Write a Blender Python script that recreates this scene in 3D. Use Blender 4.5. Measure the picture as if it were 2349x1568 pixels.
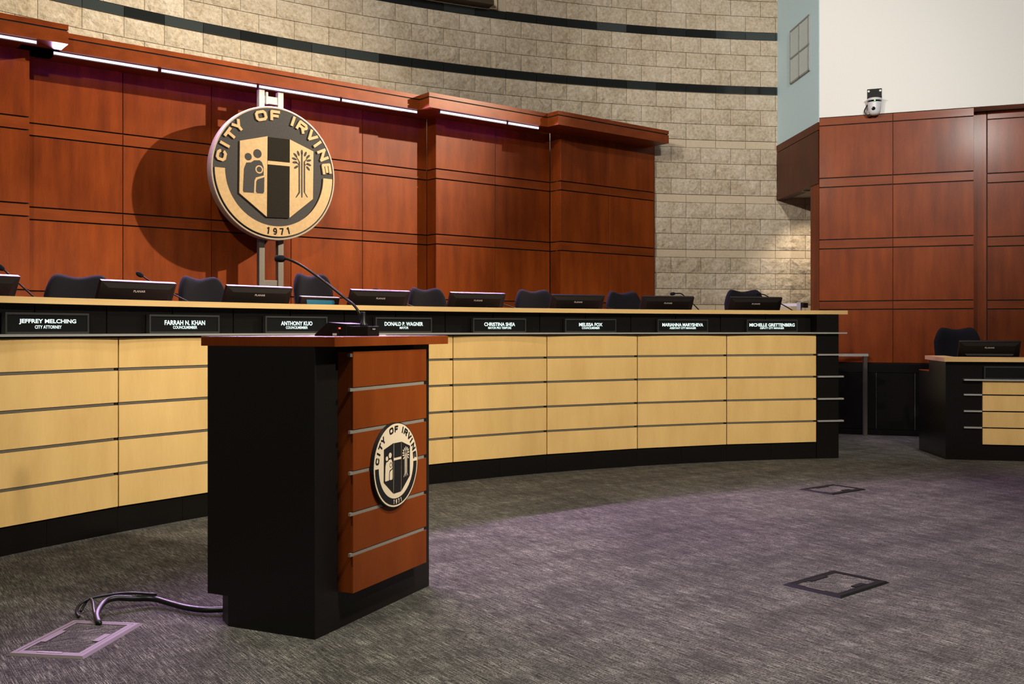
import bpy, bmesh, math, random
from math import sin, cos, pi, radians, sqrt, atan2, degrees
from mathutils import Vector, Matrix
random.seed(7)
scn = bpy.context.scene
COL = scn.collection
for o in list(bpy.data.objects): bpy.data.objects.remove(o)

# ---------------------------------------------------------------- camera
cam = bpy.data.cameras.new('camera'); cam_o = bpy.data.objects.new('camera', cam); COL.objects.link(cam_o)
cam.lens = 35; cam.sensor_width = 36; cam.sensor_fit = 'HORIZONTAL'
cam.shift_y = -28/2349; cam.clip_start = .05; cam.clip_end = 100
cam_o.location = (0, 0, 1.2); cam_o.rotation_euler = (radians(90), 0, 0)
scn.camera = cam_o

# ---------------------------------------------------------------- world, exposure
w = bpy.data.worlds.new('world'); scn.world = w; w.use_nodes = True
w.node_tree.nodes['Background'].inputs[0].default_value = (1.0, .93, .82, 1)
w.node_tree.nodes['Background'].inputs[1].default_value = .06
scn.view_settings.view_transform = 'Standard'; scn.view_settings.look = 'None'
scn.view_settings.gamma = 1; scn.view_settings.use_curve_mapping = False
scn.view_settings.exposure = 0.08

# ---------------------------------------------------------------- lamps of the room, with added fill spots
def spot(name, loc, target, watts, color, size=60, blend=.4, radius=.12):
    l = bpy.data.lights.new(name, 'SPOT'); l.energy = watts; l.color = color
    l.spot_size = radians(size); l.spot_blend = blend; l.shadow_soft_size = radius
    o = bpy.data.objects.new(name, l); COL.objects.link(o); o.location = loc
    o.rotation_euler = (Vector(target)-Vector(loc)).to_track_quat('-Z', 'Y').to_euler()
    return o
WARM = (1, .87, .70)
spot('stage_spot', (-1.6, .8, 4.7), (-.4, 10.5, 2.7), 850, WARM, 74, .7, .10)
spot('stage_spot', (6.3, 9.0, 5.85), (-3.3, 9.0, 2.5), 6100, (1, .84, .62), 44, 1.0, .07)
spot('stage_spot', (2.6, 1.2, 5.2), (4.9, 11.4, 5.0), 2300, (1, .96, .90), 50, .9, .12)
spot('stage_spot', (-2.6, 3.4, 5.0), (3.4, 12.8, 3.2), 1100, (1, .93, .84), 36, .8, .12)
spot('wall_washer', (-1.8, 6.6, 6.2), (-2.2, 11.2, 4.6), 430, (1, 1, .97), 95, .8, .3)
spot('house_downlight', (2.4, 1.8, 6.3), (2.3, 2.7, 0), 1950, (1, .98, .87), 80, .75, .25)
spot('house_downlight', (-1.9, 2.0, 6.3), (-1.9, 3.3, 0), 800, (1, .94, .83), 72, .8, .25)
spot('dais_fill', (3.7, 2.1, 4.7), (1.5, 8.8, .5), 2050, (1, .93, .78), 40, .85, .15)  # added fill that brightens the maple panels, no known fixture
spot('dais_fill', (3.5, 2.0, 4.7), (-1.8, 6.5, .45), 2350, (1, .93, .78), 38, .9, .15)  # second added fill, for the left part of the dais

spot('desk_fill', (3.6, 2.6, 5.2), (5.0, 9.1, .5), 1500, (1, .93, .80), 21, .8, .15)  # added fill to brighten the staff desk maple
spot('passage_fill', (4.5, 10.0, 5.6), (3.95, 10.4, 0), 330, (.92, .95, 1), 34, .8, .1)  # added fill to lift the passage carpet, no lamp known there

# ---------------------------------------------------------------- helpers
def link(name, me, mats=None, parent=None, loc=(0,0,0), rz=0, rot=None):
    o = bpy.data.objects.new(name, me); COL.objects.link(o)
    if parent: o.parent = parent
    o.location = loc; o.rotation_euler = rot if rot else (0, 0, rz)
    if mats is not None and me is not None and len(me.materials) == 0:
        for m in (mats if isinstance(mats, (list, tuple)) else [mats]): me.materials.append(m)
    return o
def thing(name, label, cat, loc=(0,0,0), rz=0, group=None):
    o = link(name, None, None, None, loc, rz); o['label'] = label; o['category'] = cat
    if group: o['group'] = group
    return o
def tag(o, label, cat, group=None):
    o['label'] = label; o['category'] = cat
    if group: o['group'] = group
    return o
def structure(o, label=None):
    o['kind'] = 'structure'
    if label: o['label'] = label
    return o
def mesh(name, vs, fs, smooth=False):
    me = bpy.data.meshes.new(name); me.from_pydata([tuple(v) for v in vs], [], fs); me.update()
    if smooth:
        for p in me.polygons: p.use_smooth = True
    return me
class MB:
    def __init__(s): s.v = []; s.f = []
    def add(s, vs, fs):
        n = len(s.v); s.v += [tuple(v) for v in vs]; s.f += [tuple(i+n for i in f) for f in fs]; return s
    def box(s, x0, x1, y0, y1, z0, z1):
        return s.add([(x0,y0,z0),(x1,y0,z0),(x1,y1,z0),(x0,y1,z0),(x0,y0,z1),(x1,y0,z1),(x1,y1,z1),(x0,y1,z1)],
                     [(0,3,2,1),(4,5,6,7),(0,1,5,4),(1,2,6,5),(2,3,7,6),(3,0,4,7)])
    def prism(s, pts, z0, z1):           # plan polygon, counter-clockwise
        n = len(pts)
        return s.add([(p[0],p[1],z0) for p in pts]+[(p[0],p[1],z1) for p in pts],
            [tuple(range(n-1,-1,-1)), tuple(range(n,2*n))]+[(i,(i+1)%n,n+(i+1)%n,n+i) for i in range(n)])
    def front(s, pts, y0, y1):           # x-z polygon (counter-clockwise seen from -y), front at y0
        n = len(pts)
        return s.add([(p[0],y0,p[1]) for p in pts]+[(p[0],y1,p[1]) for p in pts],
            [tuple(range(n)), tuple(range(2*n-1,n-1,-1))]+[((i+1)%n,i,n+i,n+(i+1)%n) for i in range(n)])
    def arc(s, c, R0, R1, a0, a1, z0, z1, n):   # sector of a ring (degrees)
        vs = []; fs = []
        for i in range(n+1):
            a = radians(a0+(a1-a0)*i/n)
            for R in (R0, R1):
                for z in (z0, z1): vs.append((c[0]+R*cos(a), c[1]+R*sin(a), z))
        for i in range(n):
            b = 4*i; e = b+4
            fs += [(b,b+1,e+1,e),(b+2,e+2,e+3,b+3),(b+1,b+3,e+3,e+1),(b,e,e+2,b+2)]
        fs += [(0,2,3,1),(4*n,4*n+1,4*n+3,4*n+2)]
        if a1 < a0: fs = [f[::-1] for f in fs]
        return s.add(vs, [f[::-1] for f in fs])
    def tube(s, pts, r, seg=10, cap=True, rads=None):
        pts = [Vector(p) for p in pts]; n = len(pts); vs = []; fs = []
        up = Vector((0,0,1)); prev = None
        for i, p in enumerate(pts):
            d = (pts[min(i+1,n-1)]-pts[max(i-1,0)]).normalized()
            if prev is None:
                a = d.cross(up)
                if a.length < .05: a = d.cross(Vector((0,1,0)))
            else: a = prev - d*prev.dot(d)
            a.normalize(); prev = a; b = d.cross(a)
            rr = rads[i] if rads else r
            for k in range(seg):
                t = 2*pi*k/seg; vs.append(p+a*cos(t)*rr+b*sin(t)*rr)
        for i in range(n-1):
            for k in range(seg):
                k2 = (k+1)%seg; fs.append((i*seg+k, (i+1)*seg+k, (i+1)*seg+k2, i*seg+k2))
        if cap: fs += [tuple(range(seg)), tuple(range(n*seg-1,(n-1)*seg-1,-1))]
        return s.add(vs, fs)
    def lathe(s, prof, seg=24, M=None):   # profile (r,z) around z
        vs = []; fs = []
        for r, z in prof:
            for k in range(seg):
                t = 2*pi*k/seg; vs.append((r*cos(t), r*sin(t), z))
        for i in range(len(prof)-1):
            for k in range(seg):
                k2 = (k+1)%seg; fs.append((i*seg+k, i*seg+k2, (i+1)*seg+k2, (i+1)*seg+k))
        fs += [tuple(range(seg-1,-1,-1)), tuple(range((len(prof)-1)*seg, len(prof)*seg))]
        if M: vs = [M @ Vector(v) for v in vs]
        return s.add(vs, fs)
    def me(s, name, smooth=False): return mesh(name, s.v, s.f, smooth)
    def obj(s, name, mat, parent=None, loc=(0,0,0), rz=0, smooth=False, bevel=0, rot=None):
        me = s.me(name, smooth)
        if bevel:
            bm = bmesh.new(); bm.from_mesh(me)
            bmesh.ops.bevel(bm, geom=list(bm.edges), offset=bevel, segments=2, affect='EDGES', profile=.7)
            bm.to_mesh(me); bm.free()
        return link(name, me, mat, parent, loc, rz, rot)
def spline(P, n=8):
    P = [Vector(p) for p in P]; out = []
    for i in range(len(P)-1):
        p0 = P[max(i-1,0)]; p1 = P[i]; p2 = P[i+1]; p3 = P[min(i+2,len(P)-1)]
        for k in range(n):
            t = k/n
            out.append(.5*((2*p1)+(p2-p0)*t+(2*p0-5*p1+4*p2-p3)*t*t+(3*p1-p0-3*p2+p3)*t**3))
    return out+[P[-1]]
TXT = {}
def text_mesh(s, width, height, bold=.012, fixed=False):
    cu = bpy.data.curves.new('t', 'FONT'); cu.body = s; cu.offset = bold; cu.resolution_u = 3
    to = bpy.data.objects.new('t', cu); COL.objects.link(to); bpy.context.view_layer.update()
    me = bpy.data.meshes.new_from_object(to.evaluated_get(bpy.context.evaluated_depsgraph_get()))
    bpy.data.objects.remove(to); bpy.data.curves.remove(cu)
    xs = [v.co.x for v in me.vertices]; ys = [v.co.y for v in me.vertices]
    x0, x1, y0, y1 = min(xs), max(xs), min(ys), max(ys)
    for v in me.vertices:
        v.co = ((v.co.x-(x0+x1)/2)*width/(x1-x0), 0, (v.co.y-(y0+y1)/2)*height/(y1-y0))
    me.update(); return me

# ---------------------------------------------------------------- materials
def nodes(name):
    m = bpy.data.materials.new(name); m.use_nodes = True
    t = m.node_tree; return m, t, t.nodes['Principled BSDF'], t.nodes.new, t.links.new
def setin(b, **k):
    for n, v in k.items(): b.inputs[n.replace('_', ' ')].default_value = v
def plain(name, col, rough=.5, metal=0, spec=.5, bump=0, scale=200, var=.0):
    m, t, b, N, L = nodes(name)
    setin(b, Base_Color=(*col, 1), Roughness=rough, Metallic=metal)
    b.inputs['Specular IOR Level'].default_value = spec
    tc = N('ShaderNodeTexCoord'); no = N('ShaderNodeTexNoise'); no.inputs['Scale'].default_value = scale; no.inputs['Detail'].default_value = 3
    L(tc.outputs['Object'], no.inputs['Vector'])
    mx = N('ShaderNodeMix'); mx.data_type = 'RGBA'; mx.blend_type = 'MULTIPLY'; mx.inputs['Factor'].default_value = var
    mx.inputs['A'].default_value = (*col, 1); L(no.outputs['Fac'], mx.inputs['B']); L(mx.outputs['Result'], b.inputs['Base Color'])
    if bump:
        bp = N('ShaderNodeBump'); bp.inputs['Strength'].default_value = bump; bp.inputs['Distance'].default_value = .002
        L(no.outputs['Fac'], bp.inputs['Height']); L(bp.outputs['Normal'], b.inputs['Normal'])
    return m
def emis(name, col, strength):
    m, t, b, N, L = nodes(name); setin(b, Base_Color=(0.02,0.02,0.02,1), Roughness=.5)
    b.inputs['Emission Color'].default_value = (*col, 1); b.inputs['Emission Strength'].default_value = strength
    return m
def wood(name, c0, c1, rough, coat, scale=(9, 9, .9), rnd=.25, fine=.25):
    m, t, b, N, L = nodes(name)
    tc = N('ShaderNodeTexCoord'); oi = N('ShaderNodeObjectInfo')
    off = N('ShaderNodeVectorMath'); off.operation = 'MULTIPLY_ADD'
    cv = N('ShaderNodeCombineXYZ'); L(oi.outputs['Random'], cv.inputs[0]); L(oi.outputs['Random'], cv.inputs[2])
    off.inputs[1].default_value = (37, 37, 37); L(cv.outputs[0], off.inputs[0]); L(tc.outputs['Object'], off.inputs[2])
    mp = N('ShaderNodeMapping'); mp.inputs['Scale'].default_value = scale; L(off.outputs[0], mp.inputs['Vector'])
    n1 = N('ShaderNodeTexNoise'); n1.inputs['Scale'].default_value = 1; n1.inputs['Detail'].default_value = 5; n1.inputs['Roughness'].default_value = .6
    L(mp.outputs[0], n1.inputs['Vector'])
    mp2 = N('ShaderNodeMapping'); mp2.inputs['Scale'].default_value = tuple(q*14 for q in scale); L(off.outputs[0], mp2.inputs['Vector'])
    n2 = N('ShaderNodeTexNoise'); n2.inputs['Scale'].default_value = 1; n2.inputs['Detail'].default_value = 3; L(mp2.outputs[0], n2.inputs['Vector'])
    mp3 = N('ShaderNodeMapping'); mp3.inputs['Scale'].default_value = (3, 3, 2); L(off.outputs[0], mp3.inputs['Vector'])
    n3 = N('ShaderNodeTexNoise'); n3.inputs['Scale'].default_value = 1; n3.inputs['Detail'].default_value = 2; L(mp3.outputs[0], n3.inputs['Vector'])
    a = N('ShaderNodeMath'); a.operation = 'MULTIPLY_ADD'; L(n2.outputs['Fac'], a.inputs[0]); a.inputs[1].default_value = fine; L(n1.outputs['Fac'], a.inputs[2])
    a2 = N('ShaderNodeMath'); a2.operation = 'MULTIPLY_ADD'; L(n3.outputs['Fac'], a2.inputs[0]); a2.inputs[1].default_value = .6; L(a.outputs[0], a2.inputs[2])
    a3 = N('ShaderNodeMath'); a3.operation = 'MULTIPLY_ADD'; L(oi.outputs['Random'], a3.inputs[0]); a3.inputs[1].default_value = rnd; L(a2.outputs[0], a3.inputs[2])
    cr = N('ShaderNodeValToRGB'); mid = .5+fine/2+.3+rnd/2
    cr.color_ramp.elements[0].position = mid-.38; cr.color_ramp.elements[0].color = (*c0, 1)
    cr.color_ramp.elements[1].position = mid+.34; cr.color_ramp.elements[1].color = (*c1, 1)
    # the value runs past 1, so bring it into range first
    mr = N('ShaderNodeMapRange'); mr.inputs['From Max'].default_value = 2*mid; L(a3.outputs[0], mr.inputs['Value'])
    cr.color_ramp.elements[0].position = (mid-.38)/(2*mid); cr.color_ramp.elements[1].position = (mid+.34)/(2*mid)
    L(mr.outputs[0], cr.inputs['Fac']); L(cr.outputs['Color'], b.inputs['Base Color'])
    setin(b, Roughness=rough); b.inputs['Specular IOR Level'].default_value = .12; b.inputs['Coat Weight'].default_value = coat; b.inputs['Coat Roughness'].default_value = .18
    return m
CHERRY = wood('cherry_veneer', (.115, .019, .0028), (.29, .057, .0075), .42, .06)
CHERRYH = wood('cherry_board', (.13, .023, .0035), (.27, .055, .0085), .42, .08, (1.2, 9, 9), .15)
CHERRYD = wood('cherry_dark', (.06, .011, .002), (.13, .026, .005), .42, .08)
LECTWOOD = wood('lectern_cherry', (.115, .020, .0028), (.19, .041, .0062), .40, .04, (7, 7, 1), .12)
MAPLE = wood('maple_veneer', (.52, .325, .115), (.68, .455, .185), .42, .06, (6, 6, .8), .10, .3)
MAPLEH = wood('maple_edge', (.48, .31, .125), (.64, .43, .19), .42, .1, (.35, .35, 30), .05, .3)
DARK = plain('groove_black', (.008, .005, .004), .7)
GRANITE = plain('black_granite', (.0065, .0055, .005), .22, 0, .35, 0, 300, .5)
GRANBAND = plain('black_granite_band', (.012, .014, .015), .12, 0, .6, 0, 60, .4)
def reflection_by_tile(m, lo, hi):
    t = m.node_tree; b = t.nodes['Principled BSDF']; oi = t.nodes.new('ShaderNodeObjectInfo'); cr = t.nodes.new('ShaderNodeValToRGB')
    cr.color_ramp.elements[0].position = .55; cr.color_ramp.elements[0].color = (*lo, 1); cr.color_ramp.elements[1].position = 1; cr.color_ramp.elements[1].color = (*hi, 1)
    t.links.new(oi.outputs['Random'], cr.inputs['Fac']); t.links.new(cr.outputs['Color'], b.inputs['Base Color'])
reflection_by_tile(GRANBAND, (.011, .013, .013), (.045, .055, .056))  # greyer tiles paint in reflections on the polished band
GROUT = plain('dark_grout', (.03, .028, .026), .9)
LAMBLACK = plain('black_laminate', (.0075, .006, .005), .45, 0, .3, .05, 500, .3)
STEEL = plain('brushed_steel', (.46, .45, .42), .4, .6, .5, .02, 250, .15)
STEELD = plain('dull_steel', (.17, .15, .12), .5, .5, .5, .02, 250, .2)
STRIPSTEEL = plain('satin_strip', (.40, .36, .30), .4, .55, .5, .02, 250, .15)
CHROME = plain('polished_steel', (.78, .76, .73), .35, .45)
PLASTIC = plain('black_plastic', (.005, .004, .0035), .5, 0, .16, .05, 700, .3)
GLOSSBLACK = plain('gloss_black_plastic', (.005, .004, .004), .38, 0, .22)
VENT = plain('vent_grey_plastic', (.05, .045, .042), .4)
FABRIC = plain('navy_black_fabric', (.0065, .006, .0095), .95, 0, .2, .5, 900, .4)
WHITEPAINT = plain('white_paint', (.80, .80, .775), .8, 0, .3, .12, 180, .04)
BLUELIT = plain('blue_lit_paint', (.64, .87, .98), .8, 0, .3, .1, 180, .04)  # bluish light on the side wall is put into this base colour
TRIMPAINT = plain('window_trim_paint', (.30, .32, .31), .6)
BLIND = plain('window_blind', (.60, .70, .72), .6)
SOFFIT = plain('soffit_beige', (.45, .38, .30), .8)
CAMWHITE = plain('camera_white', (.62, .62, .66), .35)
LENS = plain('lens_black', (.004, .004, .005), .08)
BRONZE = plain('bronze_grey', (.042, .038, .038), .6, .1, .3, .25, 60, .5)
BRONZED = plain('bronze_dark', (.016, .0125, .007), .7, 0, .12, .35, 120, .4)
GOLD = plain('brushed_gold', (.58, .385, .175), .48, .08, .5, .15, 40, .35)
CREAM = plain('cream_face', (.66, .53, .37), .6, 0, .4, .03, 300, .06)
INK = plain('black_face', (.007, .006, .006), .5)
STANDWHITE = plain('stand_paint', (.62, .58, .54), .6, 0, .4, .1, 60, .15)
STANDGREY = plain('stand_steel', (.20, .18, .155), .45, .6, .5, .1, 60, .2)
PLATE = plain('floor_box_black', (.008, .008, .0078), .6, .0, .15, .05, 400, .3)
PLATEBRONZE = plain('floor_box_bronze', (.15, .12, .095), .55, .0, .32, .05, 400, .3)
RUBBER = plain('rubber_cable', (.008, .008, .008), .4)
GREYPRINT = plain('grey_print', (.42, .40, .38), .5)
LEDTEXT = emis('nameplate_text', (.80, 1.0, .93), 1.25)
SCREENBLACK = plain('nameplate_screen', (.0045, .005, .005), .3, 0, .25)
FRAMEGREY = plain('nameplate_frame', (.020, .019, .018), .45, 0, .3)
LEDBAR = emis('led_bar_glow', (.86, .70, 1.0), 2.2)
LEDBACK = emis('added_purple_glow', (.42, .05, .80), 7)  # for the extra glow behind each bar
GREENLED = emis('green_led', (.25, 1, .15), 2)
REDLED = emis('red_led', (1, .08, .03), 2)
TEAL = plain('teal_strip', (.012, .12, .19), .35)
LAMPGLASS = plain('lamp_glass', (.30, .16, .11), .3)

def carpet_mat(name, dim=1.0):
    m, t, b, N, L = nodes(name)
    tc = N('ShaderNodeTexCoord')
    def streak(angle, sx, sy, detail=2):
        mp = N('ShaderNodeMapping'); mp.inputs['Rotation'].default_value = (0, 0, radians(-angle)); mp2 = N('ShaderNodeMapping')
        L(tc.outputs['Object'], mp.inputs['Vector']); mp2.inputs['Scale'].default_value = (sx, sy, 1); L(mp.outputs[0], mp2.inputs['Vector'])
        n = N('ShaderNodeTexNoise'); n.noise_dimensions = '2D'; n.inputs['Scale'].default_value = 1; n.inputs['Detail'].default_value = detail
        L(mp2.outputs[0], n.inputs['Vector']); return n.outputs['Fac']
    def ramp(v, a, c):
        r = N('ShaderNodeMapRange'); r.inputs['From Min'].default_value = a; r.inputs['From Max'].default_value = c; r.clamp = True
        L(v, r.inputs['Value']); return r.outputs[0]
    def math(op, a, c):
        q = N('ShaderNodeMath'); q.operation = op
        for i, x in enumerate((a, c)):
            if isinstance(x, (int, float)): q.inputs[i].default_value = x
            else: L(x, q.inputs[i])
        return q.outputs[0]
    A = 125.5
    s1 = ramp(streak(A, 10, 370), .47, .70)          # long light threads
    s2 = ramp(streak(A+90, 30, 370), .50, .74)       # short cross threads
    brk = ramp(streak(A, 100, 380, 3), .30, .58)      # breaks them into dashes
    pat = ramp(streak(A, 2.2, 9, 4), .34, .66)       # soft patches
    pat2 = ramp(streak(A+90, 1.2, 5, 4), .36, .64)
    v = math('MAXIMUM', s1, math('MULTIPLY', s2, .75))
    v = math('MULTIPLY', v, brk)
    pp = math('MULTIPLY_ADD', pat, .42); 
    pn = pp.node; pn.inputs[2].default_value = .38
    v = math('MULTIPLY', v, math('ADD', pp, math('MULTIPLY', pat2, .38)))
    mx = N('ShaderNodeMix'); mx.data_type = 'RGBA'; L(v, mx.inputs['Factor'])
    mx.inputs['A'].default_value = (.026*dim, .023*dim, .0205*dim, 1); mx.inputs['B'].default_value = (.35*dim, .325*dim, .275*dim, 1)
    L(mx.outputs['Result'], b.inputs['Base Color']); setin(b, Roughness=1.0); b.inputs['Specular IOR Level'].default_value = .1
    bp = N('ShaderNodeBump'); bp.inputs['Strength'].default_value = .35; bp.inputs['Distance'].default_value = .003
    L(v, bp.inputs['Height']); L(bp.outputs['Normal'], b.inputs['Normal'])
    return m
CARPET = carpet_mat('streaked_carpet')

def stone_mat(name, c0, c1, c2, bump, scale):
    m, t, b, N, L = nodes(name)
    tc = N('ShaderNodeTexCoord'); oi = N('ShaderNodeObjectInfo')
    geo = N('ShaderNodeNewGeometry')
    n1 = N('ShaderNodeTexNoise'); n1.inputs['Scale'].default_value = scale; n1.inputs['Detail'].default_value = 8; n1.inputs['Roughness'].default_value = .65
    n2 = N('ShaderNodeTexNoise'); n2.inputs['Scale'].default_value = 3.1; n2.inputs['Detail'].default_value = 3
    L(geo.outputs['Position'], n1.inputs['Vector']); L(geo.outputs['Position'], n2.inputs['Vector'])
    cr = N('ShaderNodeValToRGB'); e = cr.color_ramp.elements
    e[0].position = .30; e[0].color = (*c0, 1); e[1].position = .74; e[1].color = (*c2, 1)
    q = e.new(.5); q.color = (*c1, 1)
    a = N('ShaderNodeMath'); a.operation = 'MULTIPLY_ADD'; L(n2.outputs['Fac'], a.inputs[0]); a.inputs[1].default_value = .45; L(n1.outputs['Fac'], a.inputs[2])
    a2 = N('ShaderNodeMath'); a2.operation = 'MULTIPLY_ADD'; L(oi.outputs['Random'], a2.inputs[0]); a2.inputs[1].default_value = .05; a2.inputs[2].default_value = -.25
    a3 = N('ShaderNodeMath'); a3.operation = 'ADD'; L(a.outputs[0], a3.inputs[0]); L(a2.outputs[0], a3.inputs[1])
    L(a3.outputs[0], cr.inputs['Fac']); L(cr.outputs['Color'], b.inputs['Base Color']); setin(b, Roughness=.95)
    b.inputs['Specular IOR Level'].default_value = .2
    bp = N('ShaderNodeBump'); bp.inputs['Strength'].default_value = bump; bp.inputs['Distance'].default_value = .02
    L(n1.outputs['Fac'], bp.inputs['Height']); L(bp.outputs['Normal'], b.inputs['Normal'])
    return m
STONE = stone_mat('split_face_stone', (.385, .305, .205), (.535, .45, .335), (.68, .60, .495), .8, 30)
SMOOTH = stone_mat('smooth_stone', (.50, .41, .29), (.55, .455, .33), (.60, .50, .37), .05, 40)
MORTAR = plain('mortar', (.50, .42, .31), .95, 0, .2, .2, 120, .1)

# ---------------------------------------------------------------- floor
structure(MB().box(-9, 9, -4, 16, -.1, 0).obj('floor', CARPET), 'grey brown streaked carpet floor')

# ---------------------------------------------------------------- curved stone wall
SC = (4.69, .65); SR = 12.48
def sp(R, phi, z): a = radians(phi); return (SC[0]+R*cos(a), SC[1]+R*sin(a), z)
wall_back = structure(MB().arc(SC, SR+.015, SR+.25, 87, 150, 0, 6.4, 80).obj('wall_back', MORTAR), 'curved wall of split faced beige stone blocks')
BW = .406; BH = .2033; DA = degrees(BW/SR)
def block_mesh(i, wd):
    rnd = random.Random(100+i); nx, nz = 7, 4; vs = []; fs = []
    g = .003
    for k in range(nz+1):
        for j in range(nx+1):
            ed = j in (0, nx) or k in (0, nz)
            x = -wd/2+g+(wd-2*g)*j/nx; z = g+(BH-2*g)*k/nz
            y = (-.010 if ed else -.012-rnd.random()*.016)
            if not ed: x += (rnd.random()-.5)*.022; z += (rnd.random()-.5)*.018
            vs.append((x, y, z))
    for k in range(nz):
        for j in range(nx):
            a = k*(nx+1)+j; q = (a, a+1, a+nx+2, a+nx+1)
            fs += [(q[0],q[1],q[2]),(q[0],q[2],q[3])] if rnd.random() < .5 else [(q[0],q[1],q[3]),(q[1],q[2],q[3])]
    n = len(vs); c = [0, nx, (nx+1)*(nz+1)-1, (nx+1)*nz]
    vs += [(vs[q][0], .03, vs[q][2]) for q in c]
    ring = [list(range(0, nx+1)), [ (nx+1)*k+nx for k in range(nz+1)], [(nx+1)*nz+j for j in range(nx,-1,-1)], [(nx+1)*k for k in range(nz,-1,-1)]]
    for e in range(4): fs.append(tuple(reversed(ring[e]))+(n+e, n+(e+1)%4))
    me = mesh('stone_block', vs, fs); me.materials.append(STONE); return me
BM = [block_mesh(i, BW) for i in range(10)]
def slab_mesh(name, wd, ht, y0, mat):
    me = MB().box(-wd/2+.003, wd/2-.003, y0, .03, .003, ht-.003).me(name); me.materials.append(mat); return me
SMOOTHM = slab_mesh('smooth_block', BW, .1022, -.006, SMOOTH)
BANDM = slab_mesh('granite_tile', BW, .1022, -.012, GRANBAND)
groups = [(1.528-.1022*0-.7117, 0)]
nblk = 0; rest = MB()
def put(name, me, phi, z):
    p = sp(SR, phi, z); return link(name, me, None, wall_back, p, radians(phi-90))
bands = [1.4245, 2.1362, 2.848, 3.5597, 4.275, 4.9867]
for gi, zb in enumerate(bands):
    black = gi >= 4
    for j in range(30):
        phi = 88.6+DA*(j+.3)
        if phi > 142: break
        if not black and phi > 106: continue
        put('granite_tile' if black else 'smooth_block', BANDM if black else SMOOTHM, phi, zb)
    for r in range(3):
        z = zb+.1022+r*BH+.0005
        for j in range(30):
            phi = 88.6+DA*(j+.3+(.5 if (r+gi) % 2 == 0 else 0))
            if phi > 141.5: break
            if zb < 3.5 and phi > 105.6: continue
            if gi == 5 and 113.0 < phi < 122: continue
            if gi == 5 and r == 2 or (gi == 5 and phi > 124) or (gi == 0 and r == 0) or phi < 90.6:
                b = BM[(j*7+r*3+gi) % 10]; M = Matrix.Translation(sp(SR, phi, z)) @ Matrix.Rotation(radians(phi-90), 4, 'Z')
                rest.add([M @ v.co for v in b.vertices], [tuple(p.vertices) for p in b.polygons])
            else:
                put('stone_block', BM[(j*7+r*3+gi*5) % 10], phi, z); nblk += 1
# lower and higher courses that stay out of sight
for zb in (.2, .4, .6, .8, 1.0, 1.2, 5.72, 5.925):
    for j in range(28):
        phi = 88.6+DA*(j+.3+(.5 if int(zb*10) % 4 else 0))
        if zb < 5 and phi > 100: break
        if zb > 5 and 113.0 < phi < 122: continue
        b = BM[(j*7) % 10]; M = Matrix.Translation(sp(SR, phi, zb)) @ Matrix.Rotation(radians(phi-90), 4, 'Z')
        rest.add([M @ v.co for v in b.vertices], [tuple(p.vertices) for p in b.polygons])
ro = rest.obj('stone_courses', STONE, wall_back); ro['kind'] = 'stuff'
# opening above the upper black band: smooth jamb and a dark cabinet standing on the band
put('smooth_jamb', slab_mesh('smooth_jamb', .10, .9, -.03, SMOOTH), 113.25, 5.09)
cab = thing('wall_cabinet', 'dark brown cabinet set in the stone wall opening at the top edge', 'cabinet', sp(SR-.02, 116.9, 5.10), radians(116.9-90))
MB().box(-.80, .62, -.10, .015, .06, .75).obj('body', plain('cabinet_brown', (.030, .020, .012), .5), cab, bevel=.01)
MB().box(-.84, .74, -.16, .015, 0, .055).obj('sill', plain('cabinet_sill', (.055, .038, .022), .5), cab)

# ---------------------------------------------------------------- cherry panelled wall
WA = 38.8; T = Vector((cos(radians(WA)), sin(radians(WA)))); Nn = Vector((sin(radians(WA)), -cos(radians(WA))))
def wp(s, d, z): p = T*s+Nn*d; return (p.x, p.y, z)
RZ = radians(WA)
ROWS = [(.826, 1.426), (1.535, 2.129), (2.247, 2.842), (2.960, 3.60)]
STRIPS = [(1.438, 1.523), (2.141, 2.235), (2.854, 2.948)]
PCACHE = {}
def panel(parent, name, wd, ht, loc, rz, mat, th=.018):
    k = (name, round(wd,3), round(ht,3), mat.name)
    if k not in PCACHE:
        me = MB().box(0, wd, -th, 0, 0, ht).me(name); me.materials.append(mat)
        bm = bmesh.new(); bm.from_mesh(me); bmesh.ops.bevel(bm, geom=list(bm.edges), offset=.0015, segments=1, affect='EDGES'); bm.to_mesh(me); bm.free()
        PCACHE[k] = me
    return link(name, PCACHE[k], None, parent, loc, rz)
wc = MB()
def wbox(mb, s0, s1, d0, d1, z0, z1):
    q = [wp(s0, d1, 0), wp(s1, d1, 0), wp(s1, d0, 0), wp(s0, d0, 0)]
    return mb.prism([(p[0], p[1]) for p in q], z0, z1)
PIER, MAIN, SEC2, SEC3 = -8.91, -9.145, -8.97, -8.787
wbox(wc, -.8, 2.045, PIER-.25, PIER-.018, .5, 3.62)
wbox(wc, 2.0, 6.15, MAIN-.08, MAIN-.018, .5, 3.62)
wbox(wc, 6.165, 7.80, SEC2-.20, SEC2-.018, .5, 3.62)
wbox(wc, 7.815, 9.40, SEC3-.06, SEC3-.018, .5, 3.62)
wall_center = structure(wc.obj('wall_center', DARK), 'cherry wood panelled feature wall behind the dais')
def columns(parent, edges, d, gap=.003):
    for a, b in zip(edges[:-1], edges[1:]):
        for z0, z1 in ROWS:
            panel(parent, 'wood_panel', b-a-2*gap, z1-z0, wp(a+gap, d-.018, z0), RZ, CHERRY)
        for z0, z1 in STRIPS:
            panel(parent, 'panel_strip', b-a-2*gap, z1-z0, wp(a+gap, d-.018, z0), RZ, CHERRYH)
columns(wall_center, [-.8, -.42, .40, 1.225, 2.05], PIER)
columns(wall_center, [2.06, 2.875, 3.695, 4.517, 5.335, 6.148], MAIN)
columns(wall_center, [6.152, 6.968, 7.79], SEC2)
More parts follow.
